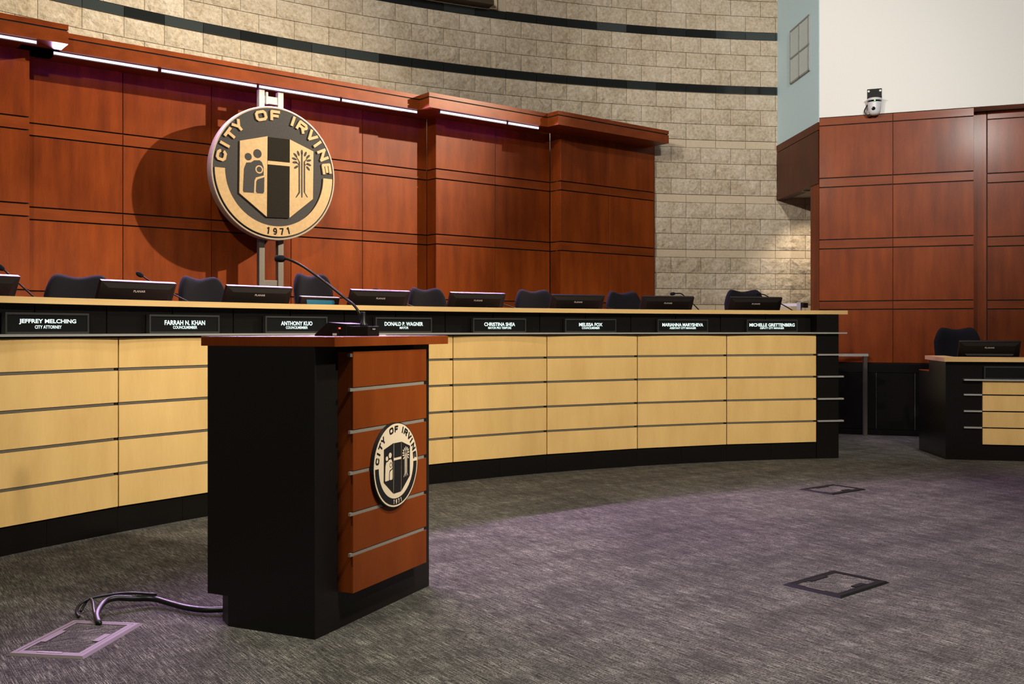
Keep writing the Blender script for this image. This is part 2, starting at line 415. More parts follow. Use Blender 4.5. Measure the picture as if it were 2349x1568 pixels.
columns(wall_center, [7.80, 8.604, 9.405], SEC3)
for s, d0, d1 in ((6.150, MAIN, SEC2), (7.798, SEC2, SEC3)):      # returns that face left
    for k, (z0, z1) in enumerate(ROWS+STRIPS):
        mb = MB(); wbox(mb, s, s+.016, d0+.002, d1-.001, z0, z1)
        mb.obj('return_panel', CHERRY if k < 4 else CHERRYH, wall_center)
mb = MB(); wbox(mb, 9.395, 9.407, SEC3-.06, SEC3, .5, 3.6); mb.obj('end_board', CHERRYD, wall_center)
# cornice
def cornice(i, s0, s1, d0, d1):
    mb = MB(); wbox(mb, s0+.006, s1-.006, d0, d1-.012, 3.512, 3.65); o = structure(mb.obj('trim_%d' % i, DARK), 'cherry cornice above the panelled wall')
    mb = MB(); wbox(mb, s0, s1, d0+.02, d1, 3.505, 3.605); b = mb.obj('fascia_board', CHERRYH, o)
    mb = MB(); wbox(mb, s0, s1, d0+.02, d1, 3.618, 3.66); mb.obj('cap_board', CHERRYH, o)
cornice(1, -.8, 2.246, PIER-.2, PIER+.40)
cornice(2, 1.95, 5.80, MAIN-.08, MAIN+.40)
cornice(3, 5.79, 7.42, SEC2-.15, SEC2+.40)
cornice(4, 7.41, 9.234, SEC3-.06, SEC3+.40)
# LED bars tucked under the cornice
k = 0
places = ['at the far left end of the cornice', 'with a bright end beside the left pier', 'left of the round seal', 'above the round seal', 'right of the round seal', 'on the projecting bay right of the seal', 'short one nearest its right end']
def ledbar(s0, s1, d, label):
    th = thing('led_bar', 'lavender LED bar under the cornice, '+label, 'light', wp((s0+s1)/2, d, 3.505), RZ, 'LED bars under the cornice')
    ln = s1-s0
    MB().box(-ln/2, ln/2, -.012, .012, -.035, 0).obj('housing', plain('led_housing', (.05,.045,.045), .5), th)
    MB().box(-ln/2+.004, ln/2-.004, -.019, -.0125, -.028, -.008).obj('diffuser', LEDBAR, th)
    MB().box(-ln/2+.004, ln/2-.004, .0125, .016, -.033, -.012).obj('added_back_glow', LEDBACK, th)  # added glow, tints the wood under the cornice purple
    l = bpy.data.lights.new('led_bar_light', 'AREA'); l.shape = 'RECTANGLE'; l.size = ln; l.size_y = .012
    l.energy = 56*ln; l.color = (.78, .50, 1.0); l.spread = radians(120)
    o = bpy.data.objects.new('led_bar_light', l); COL.objects.link(o); o.parent = th; o.location = (0, -.024, -.02)
    o.rotation_euler = Vector((0, -.78, -.62)).to_track_quat('-Z', 'Y').to_euler()
for (s0, s1, d), pl in zip([(1.10, 2.02, PIER+.345), (2.20, 3.065, MAIN+.345), (3.09, 3.99, MAIN+.345), (4.01, 4.87, MAIN+.345), (4.89, 5.785, MAIN+.345), (5.96, 6.85, SEC2+.34), (6.872, 7.317, SEC2+.34)], places):
    ledbar(s0, s1, d, pl)

# ---------------------------------------------------------------- seal
def circ(cx, cz, r, n=32, ry=None, rot=0):
    ry = ry or r; out = []
    for i in range(n):
        a = 2*pi*i/n; x = r*cos(a); z = ry*sin(a)
        out.append((cx+x*cos(rot)-z*sin(rot), cz+x*sin(rot)+z*cos(rot)))
    return out
def ringpoly(r0, r1, a0, a1, n=40):
    o = [(r1*cos(radians(a0+(a1-a0)*i/n)), r1*sin(radians(a0+(a1-a0)*i/n))) for i in range(n+1)]
    i_ = [(r0*cos(radians(a0+(a1-a0)*i/n)), r0*sin(radians(a0+(a1-a0)*i/n))) for i in range(n, -1, -1)]
    return o+i_
def strokes(lines, th):
    out = []
    for ln in lines:
        for i, ((x0, z0), (x1, z1)) in enumerate(zip(ln[:-1], ln[1:])):
            d = Vector((x1-x0, z1-z0)); L_ = d.length; d /= L_; q = Vector((-d.y, d.x))*th/2
            a = Vector((x0, z0))-d*(th*.22 if i > 0 else 0); b = Vector((x1, z1))+d*(th*.22 if i < len(ln)-2 else 0)
            out.append([tuple(a-q), tuple(b-q), tuple(b+q), tuple(a+q)])
    return out
def glyph(ch, w, th):
    a = th/2; Lx, Rx, B, Tp = a, w-a, a, 1-a; c = .16
    rr = lambda: [(Lx+c, B), (Rx-c, B), (Rx, B+c), (Rx, Tp-c), (Rx-c, Tp), (Lx+c, Tp), (Lx, Tp-c), (Lx, B+c), (Lx+c, B), (Rx-c, B)]
    return {'C': [[(Rx, .64), (Rx, Tp-c), (Rx-c, Tp), (Lx+c, Tp), (Lx, Tp-c), (Lx, B+c), (Lx+c, B), (Rx-c, B), (Rx, B+c), (Rx, .36)]],
      'I': [[(w/2, 0), (w/2, 1)]], 'T': [[(0, Tp), (w, Tp)], [(w/2, Tp), (w/2, 0)]],
      'Y': [[(a*.9, 1), (w/2, .44), (w-a*.9, 1)], [(w/2, .5), (w/2, 0)]], 'O': [rr()],
      'F': [[(Lx, 0), (Lx, Tp), (w, Tp)], [(Lx, .46), (w*.86, .46)]],
      'R': [[(Lx, 0), (Lx, Tp), (Rx-c, Tp), (Rx, Tp-c), (Rx, .46+c), (Rx-c, .46), (Lx, .46)], [(w*.55, .42), (Rx, 0)]],
      'V': [[(a*.9, 1), (w/2, a*.6), (w-a*.9, 1)]], 'N': [[(Lx, 0), (Lx, 1)], [(Lx, 1-a), (Rx, a)], [(Rx, 0), (Rx, 1)]],
      'E': [[(w, Tp), (Lx, Tp), (Lx, B), (w, B)], [(Lx, .5), (w*.88, .5)]],
      '1': [[(w*.2, .74), (w*.55, .93), (w*.55, 0)]], '7': [[(0, Tp), (Rx, Tp), (w*.35, 0)]],
      '9': [[(Rx, .62), (Rx-.1, Tp), (Lx+.1, Tp), (Lx, Tp-.2), (Lx, .56), (Lx+.12, .44), (Rx-.1, .44), (Rx, .62), (Rx, .35), (Rx-.15, B), (Lx, B+.04)]]}[ch]
LET = [('C', 168, 1.05), ('I', 156.7, .3), ('T', 144.8, 1.05), ('Y', 132.8, 1.1), ('O', 105.6, 1.2), ('F', 90.6, 1.0), ('I', 70.8, .3), ('R', 59.8, 1.12), ('V', 46.4, 1.15), ('I', 36.8, .3), ('N', 24.6, 1.1), ('E', 10.2, 1.05)]
def suv(x, y): return ((x-527)/439, (685+.11*(x-527)-y)/475)
def build_seal(par, R, y0, dep, letters, ring, panels, figures, digits, lineart):
    """relief on a face lying at local y0; everything grows towards -y by dep"""
    S = lambda poly: [(p[0]*R, p[1]*R) for p in poly]
    def flat(name, polys, m, d0=0., d1=1.):
        mb = MB()
        for i, p in enumerate(polys): mb.front(S(p), y0-dep*(d1-.012*i), y0+.001 if d0 == 0 else y0-dep*d0)
        return mb.obj(name, m, par)
    H_ = .155
    for ch, ang, wd in LET:
        polys = []; a = radians(ang); 
        for q in strokes(glyph(ch, wd, .27), .27):
            pts = []
            for x, z in q:
                px = (x-wd*.5)*H_; pz = .795+z*H_
                ca, sa = cos(a), sin(a)
                pts.append((ca*pz+sa*px, sa*pz-ca*px))
            polys.append(pts)
        flat('letter', polys, letters)
    for k in range(4): flat('ring_segment', [ringpoly(.80, .955, 180+45*k, 225+45*k, 14)], ring)
    for k, ch in enumerate('1971'):
        a = radians(270-9.5+k*7.2+1.5); polys = []
        for q in strokes(glyph(ch, .62, .2), .2):
            pts = []
            for x, z in q:
                px = (x-.31)*.105; pz = .878-(z-.5)*.105
                pts.append((cos(a)*pz-sa_(a)*px, sin(a)*pz+cos(a)*px))
            polys.append(pts)
        flat('digit', polys, digits, 1., 1.12)
    P = lambda *pts: [suv(x, y) for x, y in pts]
    lp, cp, rp = panels
    flat('shield_panel', [P((277,455),(273,822),(463,995),(468,420))], lp)
    flat('shield_panel', [P((628,440),(625,1008),(799,875),(803,525))], rp)
    g = 0 if cp is BRONZED else 7
    flat('shield_bar', [P((470+g,425),(470+g,592),(628-g,607),(628-g,440))], cp)
    flat('shield_bar', [P((468+g,622),(463+g,998),(624-g,1010),(628-g,637))], cp)
    if g == 0: flat('shield_crossbar', [P((470,594),(468,620),(628,635),(628,609))], lp)
    e0, e1 = (1., 1.12)
    f = lambda name, polys, m=figures: flat(name, polys, m, e0, e1)
    U = lambda x, y, r: circ(*suv(x, y), r/455, 24)
    f('adult_head', [U(333, 567, 25)]); f('adult_head', [U(397, 545, 30)])
    f('adult_bodies', [P((320,608),(304,650),(297,805),(303,817),(372,822),(378,735),(392,712),(440,700),(440,640),(428,606),(412,592),(374,592),(352,607))[::1]])
    flat('child_outline', [U(409, 657, 28)], lineart, 1.12, 1.17)
    flat('child_head', [U(409, 657, 19)], figures, 1.17, 1.22)
    flat('child_edge', [P((372,826),(376,735),(386,714),(447,698),(450,712),(452,826))], lineart, 1.12, 1.17)
    flat('child_body', [P((385,815),(388,742),(396,728),(445,712),(443,815),(436,828),(394,825))], figures, 1.17, 1.22)
    for x, top, bx in ((697, 600, 672), (716, 530, 716), (735, 600, 757)):
        f('trunk_line', [P((x-5,top),(x-5,822),(bx-3,862),(bx+4,862),(x+5,828),(x+5,top))])
    for x, y, an in ((716,533,90),(690,540,112),(742,545,66),(668,553,138),(762,564,44),(661,580,165),(768,592,14),(665,606,185),(768,622,-18),(674,640,215),(762,650,-45)):
        f('leaf', [circ(*suv(x, y), 19/455, 14, 8/455, radians(an))])
    for x, y, bx, by in ((697,600,672,560),(735,602,757,575),(697,625,670,603),(735,628,762,615)):
        d = Vector((bx-x, by-y)).normalized(); q = Vector((-d.y, d.x))*3
        f('branch', [P((x-q.x,y-q.y),(bx-q.x,by-q.y),(bx+q.x,by+q.y),(x+q.x,y+q.y))])
def sa_(a): return sin(a)
SZ = 2.670
seal = thing('city_seal', 'large round bronze and gold city seal hanging before the cherry wall', 'seal', wp(4.135, -8.70, SZ), RZ)
RS = .622
MB().front(circ(0, 0, RS, 96), 0, .085).obj('disc', BRONZE, seal)
mb = MB(); n = 96
for i in range(n):
    a0, a1 = 2*pi*i/n, 2*pi*(i+1)/n
    vs = []
    for a in (a0, a1):
        for r, y in ((RS, -.004), (RS+.006, .002), (RS+.006, .085), (RS-.012, -.004)): vs.append((r*cos(a), y, r*sin(a)))
    mb.add(vs, [(0,1,5,4),(1,2,6,5),(3,0,4,7)])
mb.obj('rim', plain('seal_rim_tan', (.42, .34, .25), .5, .1, .5, .1, 60, .3), seal)
build_seal(seal, RS, 0, .014, GOLD, GOLD, (GOLD, BRONZED, GOLD), BRONZE, BRONZED, GOLD)
stand = thing('seal_stand', 'two post steel stand carrying the round seal', 'stand', wp(4.145, -8.825, .5), RZ)
for sx in (-.095, .098):
    MB().box(sx-.028, sx+.028, -.02, .035, 0, 2.15).obj('post', STANDGREY, stand, bevel=.004)
    MB().box(sx-.028, sx+.028, -.02, .035, 2.15, 2.967).obj('upper_post', STANDWHITE, stand, bevel=.004)
MB().box(-.067, .07, -.012, .03, 2.845, 2.915).obj('crossbar', STANDWHITE, stand, bevel=.003)
MB().box(-.056, -.036, -.03, .0, 2.835, 2.95).obj('clamp', STANDWHITE, stand, bevel=.003)
MB().box(-.067, .07, -.012, .03, 1.02, 1.17).obj('lower_plate', STANDGREY, stand, bevel=.003)
MB().box(-.3, .3, -.25, .25, 0, .02).obj('foot_plate', STANDGREY, stand)

# ---------------------------------------------------------------- dais
DC = (4.204, 1.57); DR = 7.83
def dp(R, phi, z): a = radians(phi); return (DC[0]+R*cos(a), DC[1]+R*sin(a), z)
A0 = 100.05; DPH = 6.64; AEND = 98.42; ALEFT = A0+DPH*10
pf = structure(MB().arc(DC, 8.0, 8.75, 98.5, 168, 0, .5, 50).arc(DC, 8.75, 11.2, 96.6, 168, 0, .5, 50).obj('platform_floor', CARPET), 'raised carpeted platform behind the dais')
dais = thing('council_dais', 'long curved council dais with maple panels and black granite base', 'dais')
MB().arc(DC, DR+.022, DR+.17, AEND+.1, ALEFT, 0, 1.163, 70).obj('carcass', DARK, dais)
MB().arc(DC, DR+.137, DR+.17, AEND+.1, ALEFT, 1.163, 1.345, 70).obj('fascia_back', GROUT, dais)
half = radians(DPH/2); ch = 2*DR*sin(half); dm = DR*cos(half)
RB = [.148, .350, .556, .763, .967, 1.162]
PM = {}
for i in range(5):
    me = MB().box(-ch/2+.004, ch/2-.004, 0, .018, RB[i]+.009, RB[i+1]-.009).me('maple_panel'); me.materials.append(MAPLE); PM[i] = me
RM = []
for i in range(1, 5):
    me = MB().box(-ch/2+.004, ch/2-.03, .004, .02, RB[i]-.007, RB[i]+.006).me('steel_rail'); me.materials.append(STEELD); RM.append(me)
for k in range(10):
    phi = A0+DPH*(k+.5)
    for i in range(5): link('maple_panel', PM[i], None, dais, dp(dm, phi, 0), radians(phi-90))
    for me in RM: link('steel_rail', me, None, dais, dp(dm, phi, 0), radians(phi-90))
tc_ = 2*(DR+.012)*sin(half/2)
KT = MB().box(-tc_/2+.001, tc_/2-.001, 0, .02, 0, .146).me('kick_tile'); KT.materials.append(GRANITE)
FT = MB().box(-tc_/2+.001, tc_/2-.001, 0, .02, 1.177, 1.345).me('fascia_tile'); FT.materials.append(GRANITE)
for k in range(20):
    phi = A0+DPH/2*(k+.5)
    link('kick_tile', KT, None, dais, dp((DR+.008)*cos(half/2), phi, 0), radians(phi-90))
    link('fascia_tile', FT, None, dais, dp((DR+.115)*cos(half/2), phi, 0), radians(phi-90))
MB().arc(DC, DR+.002, 8.46, AEND, A0-.03, 0, 1.345, 3).obj('end_block', GRANITE, dais)
for i in range(1, 5):
    MB().arc(DC, DR-.022, DR+.02, 98.13, A0-.05, RB[i]-.007, RB[i]+.008, 4).obj('end_rail', STEEL, dais)
MB().arc(DC, DR-.045, DR+.13, 97.97, ALEFT, 1.163, 1.176, 110).obj('steel_shelf', STEEL, dais)
MB().arc(DC, 8.05, 8.46, AEND+.1, ALEFT, 1.19, 1.22, 60).obj('worktop', MAPLEH, dais)
MB().arc(DC, 8.42, 8.46, AEND+.1, ALEFT, .5, 1.19, 40).obj('modesty_panel', LAMBLACK, dais)
tag(MB().arc(DC, DR+.04, DR+.32, 97.62, ALEFT, 1.345, 1.381, 110).obj('ledge_top', MAPLEH), 'long curved maple ledge topping the council dais', 'countertop')

# nameplates
def nameplate(loc, rz, l1, l2, w1, w2, label, blank=False):
    th = thing('nameplate', label, 'nameplate', loc, rz, 'illuminated nameplates')
    W, Hh = .515, .118
    fr = MB()
    for a in ((-W/2, W/2, 0, .012), (-W/2, W/2, Hh-.012, Hh), (-W/2, -W/2+.01, .012, Hh-.012), (W/2-.01, W/2, .012, Hh-.012)):
        fr.box(a[0], a[1], -.006, .03, a[2], a[3])
    fr.obj('frame', FRAMEGREY, th)
    MB().box(-W/2+.01, W/2-.01, 0, .028, .012, Hh-.012).obj('screen', SCREENBLACK, th)
    if not blank:
        link('name_line', text_mesh(l1, w1, .030, .028), LEDTEXT, th, (0, -.0015, .068))
        link('title_line', text_mesh(l2, w2, .0185, .020), LEDTEXT, th, (0, -.0015, .0385))
NP = [(149.48, 'JEFFREY MELCHING', 'CITY ATTORNEY', .352, .165, 'illuminated city attorney nameplate at the left end of the dais'),
 (142.77, 'FARRAH N. KHAN', 'COUNCILMEMBER', .298, .178, 'illuminated councilmember nameplate beside the city attorney one'),
 (136.41, 'ANTHONY KUO', 'COUNCILMEMBER', .262, .182, 'illuminated councilmember nameplate just left of the lectern microphone'),
 (129.60, 'DONALD P. WAGNER', 'MAYOR', .352, .080, 'illuminated mayor nameplate right of the lectern microphone'),
 (123.03, 'CHRISTINA SHEA', 'MAYOR PRO TEMPORE', .300, .225, 'illuminated mayor pro tempore nameplate on the dais'),
 (116.47, 'MELISSA FOX', 'COUNCILMEMBER', .236, .180, 'illuminated councilmember nameplate right of the mayor pro tempore one'),
 (109.67, 'MARIANNA MARYSHEVA', 'ASSISTANT CITY MANAGER', .418, .270, 'illuminated assistant city manager nameplate on the dais'),
 (103.05, 'MICHELLE GRETTENBERG', 'DEPUTY CITY MANAGER', .460, .243, 'illuminated deputy city manager nameplate at the right end')]
for phi, a, b, w1, w2, lab in NP: nameplate(dp(DR+.068, phi, 1.177), radians(phi-90), a, b, w1, w2, lab)

# monitors
LOGO = None
def monitor(loc, rz, label, W=.545, Hm=.31, tilt=25):
    global LOGO
    if LOGO is None: LOGO = text_mesh('PLANAR', .085, .0145, .012)
    th = thing('monitor', label, 'monitor', loc, rz, 'monitors along the dais')
    Rm = Matrix.Rotation(radians(tilt), 4, 'X')          # top leans towards -y
    def part(name, mb, mat, bev=0, z=0):
        return mb.obj(name, mat, th, (0, .13, .01), 0, rot=(radians(tilt), 0, 0), bevel=bev)
    part('bezel', MB().box(-W/2, W/2, -.006, .022, 0, Hm), GLOSSBLACK, .004)
    bk = MB(); b0, b1 = W/2-.012, W/2-.05
    bk.add([(-b0,-.006,.012),(b0,-.006,.012),(b0,-.006,Hm-.012),(-b0,-.006,Hm-.012),(-b1,-.020,.03),(b1,-.020,.03),(b1,-.020,Hm-.04),(-b1,-.020,Hm-.04)],
           [(4,5,6,7),(0,1,5,4),(1,2,6,5),(2,3,7,6),(3,0,4,7),(3,2,1,0)])
    part('back_cover', bk, PLASTIC)
    part('vent_ridge', MB().front([(-W*.37,Hm*.56),(W*.37,Hm*.56),(W*.39,Hm*.60),(-W*.39,Hm*.60)], -.034, -.019), VENT)
    part('vent_slot', MB().box(-W*.12, W*.12, -.026, -.019, Hm*.42, Hm*.435), VENT)
    part('screen', MB().box(-W/2+.015, W/2-.015, .0221, .024, .015, Hm-.015), LENS)
    link('logo', LOGO, GREYPRINT, th, (0, .13-.0225-sin(radians(tilt))*Hm*.78, .01+cos(radians(tilt))*Hm*.78), rot=(radians(tilt), 0, 0))
    MB().box(-.11, .11, .04, .22, 0, .012).obj('foot', PLASTIC, th)
    MB().box(-.03, .03, .10, .135, .01, .14).obj('neck', PLASTIC, th)
    return th
for phi, lab in ((151.0, 'black monitor back at the left edge of the picture'), (143.51, 'black monitor back above the nameplate second from the left'), (136.97, 'black monitor back below the seal stand posts'),
    (129.55, 'black monitor back above the mayor nameplate'), (123.02, 'black monitor back above the mayor pro tempore nameplate'), (115.94, 'black monitor back above the nameplate third from the right of the dais'),
    (109.40, 'black monitor back above the assistant city manager nameplate'), (102.97, 'black monitor back above the deputy city manager nameplate')):
    monitor(dp(8.235, phi, 1.22), radians(phi-90), lab)
tp = thing('touch_panel', 'low black panel with a teal strip behind the lectern microphone arm', 'touch panel', dp(8.25, 133.05, 1.22), radians(133.05-90+10))
def tpart(name, mb, mat, bev=0): return mb.obj(name, mat, tp, (0, .10, 0), rot=(radians(14), 0, 0), bevel=bev)
tpart('housing', MB().box(-.195, .195, 0, .03, 0, .232), GLOSSBLACK, .004)
tpart('top_edge', MB().box(-.190, .190, -.002, .028, .2325, .237), STEELD)
tpart('teal_strip', MB().front([(-.13,.176),(.135,.176),(.148,.194),(.135,.214),(-.142,.214)], -.003, .001), TEAL)
tpart('lower_slot', MB().box(-.06, .06, -.003, .001, .157, .162), VENT)
tpart('power_light', MB().box(.112, .118, -.004, .001, .163, .169), REDLED)

# chairs
def chair(loc, rz, label, ztop, W=.46, group='navy black chairs behind the dais', bend=.06, base_z=.5):
    th = thing('office_chair', label, 'chair', (loc[0], loc[1], base_z), rz, group)
    hz = ztop-base_z
    vs = []; fs = []; nu, nv = 22, 16; H0 = hz-.50
    for side in (-1, 1):
        for i in range(nu+1):
            u = -1+2*i/nu; u = math.copysign(abs(u)**.8, u)
            zt = hz-.022*cos(pi/2*min(1, abs(u)/.6))**2-.15*max(0, (abs(u)-.58)/.42)**2.3
            zb = H0+.02+.05*abs(u)**6
            for j in range(nv+1):
                v = j/nv; v = .5-.5*cos(pi*v)
                z = zb+(zt-zb)*v
                t = .085*sqrt(max(0, 1-abs(u)**7))*sqrt(max(0, 1-abs(2*v-1)**7))
                wv = W/2*(1-.10*(1-v)**2)
                y = -bend*u*u-.10*((v-.35)**2)*-1*1.0+side*t/2+.02*sin(v*pi)
                vs.append((u*wv, y, z))
    n = (nu+1)*(nv+1)
    for i in range(nu):
        for j in range(nv):
            a = i*(nv+1)+j; b = a+nv+1
            fs.append((a, b, b+1, a+1)); fs.append((n+a, n+a+1, n+b+1, n+b))
    o = link('backrest', mesh('backrest', vs, fs, True), FABRIC, th, (0, .22, 0))
    sz = hz-.56
    mb = MB(); pts = [(cos(2*pi*k/28), sin(2*pi*k/28)) for k in range(28)]
    sq = [(math.copysign(abs(x)**.45, x)*.25, math.copysign(abs(y)**.45, y)*.24) for x, y in pts]
    mb.prism(sq, sz-.09, sz).obj('seat', FABRIC, th, bevel=.02)
    MB().box(-.04, .04, .20, .26, sz-.07, hz-.28).obj('back_support', PLASTIC, th)
    MB().tube([(0, 0, .10), (0, 0, sz-.08)], .03, 12).obj('gas_column', STEELD, th)
    for k in range(5):
        a = 2*pi*k/5+.3
        MB().tube([(0, 0, .11), (.28*cos(a), .28*sin(a), .07)], .02, 8).obj('base_leg', PLASTIC, th)
        MB().lathe([(.004, 0), (.024, .004), (.026, .03), (.02, .055), (.004, .058)], 10, Matrix.Translation((.28*cos(a), .28*sin(a), 0))).obj('caster', PLASTIC, th)
    for sx in (-1, 1):
        MB().tube([(sx*.26, .10, sz-.05), (sx*.29, .08, sz+.17), (sx*.29, -.14, sz+.18)], .018, 8).obj('armrest', PLASTIC, th)
    return th
for phi, zt, W, dy, lab in ((143.87, 1.585, .47, -16, 'navy chair behind the dais, the one farthest left'), (137.16, 1.612, .43, 6, 'navy chair between the second and third monitors from the left'),
    (130.64, 1.672, .43, 14, 'navy chair standing higher behind the lectern microphone arm'), (123.53, 1.583, .43, 8, 'navy chair right of the mayor seat monitor'), (116.43, 1.59, .43, 0, 'navy chair in front of the inside corner of the last wood bay'),
    (110.0, 1.588, .42, 6, 'navy chair nearest the right end of the cherry wall'), (101.61, 1.618, .44, -4, 'black chair in front of the stone wall, last behind the dais')):
    p = dp(8.95-.22, phi, 0); chair(dp(9.17-.42, phi, 0), radians(phi-90+dy), lab, zt, W)

# gooseneck microphones along the dais
MIC = {
'at the left edge of the picture': [(-2.898,6.092,1.371),(-2.911,6.073,1.394),(-2.987,5.95,1.513),(-3.015,5.903,1.557),(-3.04,5.862,1.585)],
'rising behind the second monitor from the left': [(-2.246,6.983,1.38),(-2.315,6.899,1.43),(-2.395,6.799,1.486),(-2.446,6.735,1.527),(-2.482,6.688,1.56),(-2.5,6.665,1.574)],
'peeping over the monitor of the mayor seat': [(-0.802,8.341,1.379),(-0.869,8.29,1.411),(-0.969,8.213,1.452),(-1.051,8.149,1.493),(-1.089,8.118,1.516),(-1.128,8.087,1.526)],
'hidden behind the mayor pro tempore monitor': [(0.068,8.904,1.375),(-0.045,8.84,1.417),(-0.152,8.776,1.446),(-0.239,8.723,1.475),(-0.276,8.699,1.482)],
'hidden behind the monitor third from the right': [(0.985,9.35,1.376),(0.878,9.305,1.412),(0.751,9.25,1.451),(0.647,9.202,1.474),(0.609,9.184,1.477)],
'bent sideways above the assistant city manager monitor': [(1.854,9.655,1.365),(1.814,9.644,1.39),(1.765,9.629,1.436),(1.693,9.607,1.494),(1.631,9.587,1.546),(1.564,9.566,1.548),(1.525,9.552,1.543)],
'crossing the last chair at the right end': [(2.817,9.875,1.369),(2.776,9.868,1.394),(2.699,9.854,1.437),(2.576,9.831,1.497),(2.499,9.816,1.54),(2.449,9.805,1.552),(2.409,9.796,1.56)]}
for lab, P in MIC.items():
    b = Vector(P[0])+(Vector(P[0])-Vector(P[1])).normalized()*.02
    d = (Vector(P[0])-Vector(P[1])); d.z = 0; d.normalize()
    base = Vector((P[0][0]+d.x*.07, P[0][1]+d.y*.07, 1.22))
    th = thing('desk_microphone', 'slim black gooseneck microphone '+lab, 'microphone', base, 0, 'gooseneck microphones on the dais')
    L = lambda q: tuple(Vector(q)-base)
    MB().lathe([(.04, 0), (.04, .018), (.03, .028), (.012, .034), (.008, .05)], 16).obj('base', PLASTIC, th)
    path = spline([(0, 0, .04), (0, 0, .09)]+[L(q) for q in P[:-1]], 5)
    MB().tube(path, .0055, 8).obj('gooseneck', GLOSSBLACK, th, smooth=True)
    e1, e0 = Vector(L(P[-1])), Vector(L(P[-2])); q = (e1-e0).normalized()
    hd = [e0-q*.005, e0, e0+q*.012, e0+q*.03, e0+q*.045, e0+q*.052]
    MB().tube(hd, 0, 12, True, [.006, .011, .016, .017, .012, .004]).obj('windscreen', FABRIC, th, smooth=True)

# ---------------------------------------------------------------- lectern
LA = radians(65.3); LO = (-.7638, 3.855)          # near front corner of the black body; x runs along the front, -y is the front
lec = thing('lectern', 'black lectern with cherry front panels, steel strips and round city seal', 'lectern', (LO[0], LO[1], 0), LA)
FW = .896; BD = .532
MB().prism([(0,0),(FW,0),(FW,.425),(FW-.06,.505),(.06,.505),(0,.425)], 0, .125).obj('base', LAMBLACK, lec)
MB().box(0, FW, 0, BD, .122, 1.135).obj('body', LAMBLACK, lec, bevel=.002)
MB().box(.16, FW-.16, -.012, .002, .155, 1.13).obj('front_recess', DARK, lec)
lz = [.150, .305, .4666, .630, .794, .962, 1.112]
MB().box(.155, .743, -.060, 0, .150, 1.112).obj('panel_box', LECTWOOD, lec, bevel=.001)
for i in range(6):
    MB().box(.155, .743, -.0727, -.0602, lz[i]+(.008 if i else 0), lz[i+1]-(.008 if i < 5 else 0)).obj('cherry_panel', LECTWOOD, lec, bevel=.0012)
for i in range(1, 6):
    MB().box(.139, .725, -.070, -.0602, lz[i]-.0075, lz[i]+.0055).obj('steel_strip', STRIPSTEEL, lec)
MB().box(.139, .158, -.070, -.055, 1.092, 1.106).obj('steel_strip', STEELD, lec)
MB().box(0, .912, -.093, .566, 1.1345, 1.173).obj('top', LECTWOOD, lec, bevel=.0015)
sd = MB().front(circ(0, 0, .180, 72), 0, .016).obj('seal_disc', INK, lec, (.155+.300, -.0895, .626)); sd['label'] = 'cream and black round city seal'
MB().front(circ(0, 0, .176, 72), -.0015, .001).obj('seal_face', CREAM, sd)
build_seal(sd, .176, -.0015, .0012, INK, INK, (INK, INK, INK), CREAM, CREAM, INK)

def lp(s, t, z): return (s, t-.093, z)            # slab coordinates in the lectern frame
lm = thing('lectern_microphone', 'long black gooseneck microphone on a box base on the lectern', 'microphone', (LO[0], LO[1], 1.173), LA)
MB().box(.405, .495, .02, .125, .0, .042).obj('base_box', PLASTIC, lm, bevel=.003)
MB().box(.43, .47, .0185, .0205, .024, .036).obj('button', LENS, lm)
link('button_mark', text_mesh('PUSH', .022, .006, .01), GREYPRINT, lm, (.45, .018, .030))
MB().lathe([(.018, .04), (.017, .05), (.010, .06), (.009, .10), (.008, .105)], 14, Matrix.Translation((.45, .072, 0))).obj('socket', GLOSSBLACK, lm, smooth=True)
G = [(.164,1.208),(.168,1.226),(.177,1.253),(.191,1.281),(.218,1.31),(.263,1.34),(.331,1.387),(.424,1.447),(.494,1.487),(.554,1.512),(.585,1.519)]
MB().tube(spline([(.45, t-.093, z-1.173) for t, z in G], 4), .0058, 10).obj('gooseneck', GLOSSBLACK, lm, smooth=True)
MB().tube([(.45, .488, .3458), (.45, .494, .346), (.45, .50, .346), (.45, .515, .3465), (.45, .535, .3475), (.45, .538, .3475)], 0, 14, True, [.007, .011, .0155, .0165, .0145, .006]).obj('windscreen', FABRIC, lm, smooth=True)
kp = thing('lectern_keypad', 'sloping black touch keypad on the lectern beside the microphone base', 'keypad', (LO[0], LO[1], 1.173), LA)
mb = MB(); prof = [(.125, 0), (.29, 0), (.29, .006), (.225, .056), (.215, .059), (.125, .052)]; n = len(prof)
mb.add([(.40, y, z) for y, z in prof]+[(.57, y, z) for y, z in prof], [tuple(range(n)), tuple(range(2*n-1, n-1, -1))]+[((i+1)%n, i, n+i, n+(i+1)%n) for i in range(n)])
mb.obj('housing', PLASTIC, kp)
mb = MB(); y0, z0, y1, z1 = .285, .0118, .229, .0548
mb.add([(.412, y0, z0), (.558, y0, z0), (.558, y1, z1), (.412, y1, z1)], [(0,1,2,3)]); mb.obj('touch_screen', LENS, kp)
MB().box(.396, .4005, .155, .162, .030, .037).obj('red_light', REDLED, kp)
MB().box(.392, .4005, .165, .195, 0, .04).obj('plug', PLASTIC, kp)
MB().box(.391, .3925, .17, .19, .002, .012).obj('plug_tag', GREYPRINT, kp)
pp = tag(MB().box(.62, .84, .20, .48, 1.1735, 1.176).obj('paper_sheet', plain('paper', (.5,.48,.44), .7), None, (LO[0], LO[1], 0), LA), 'white paper sheet lying flat on the lectern top', 'paper')

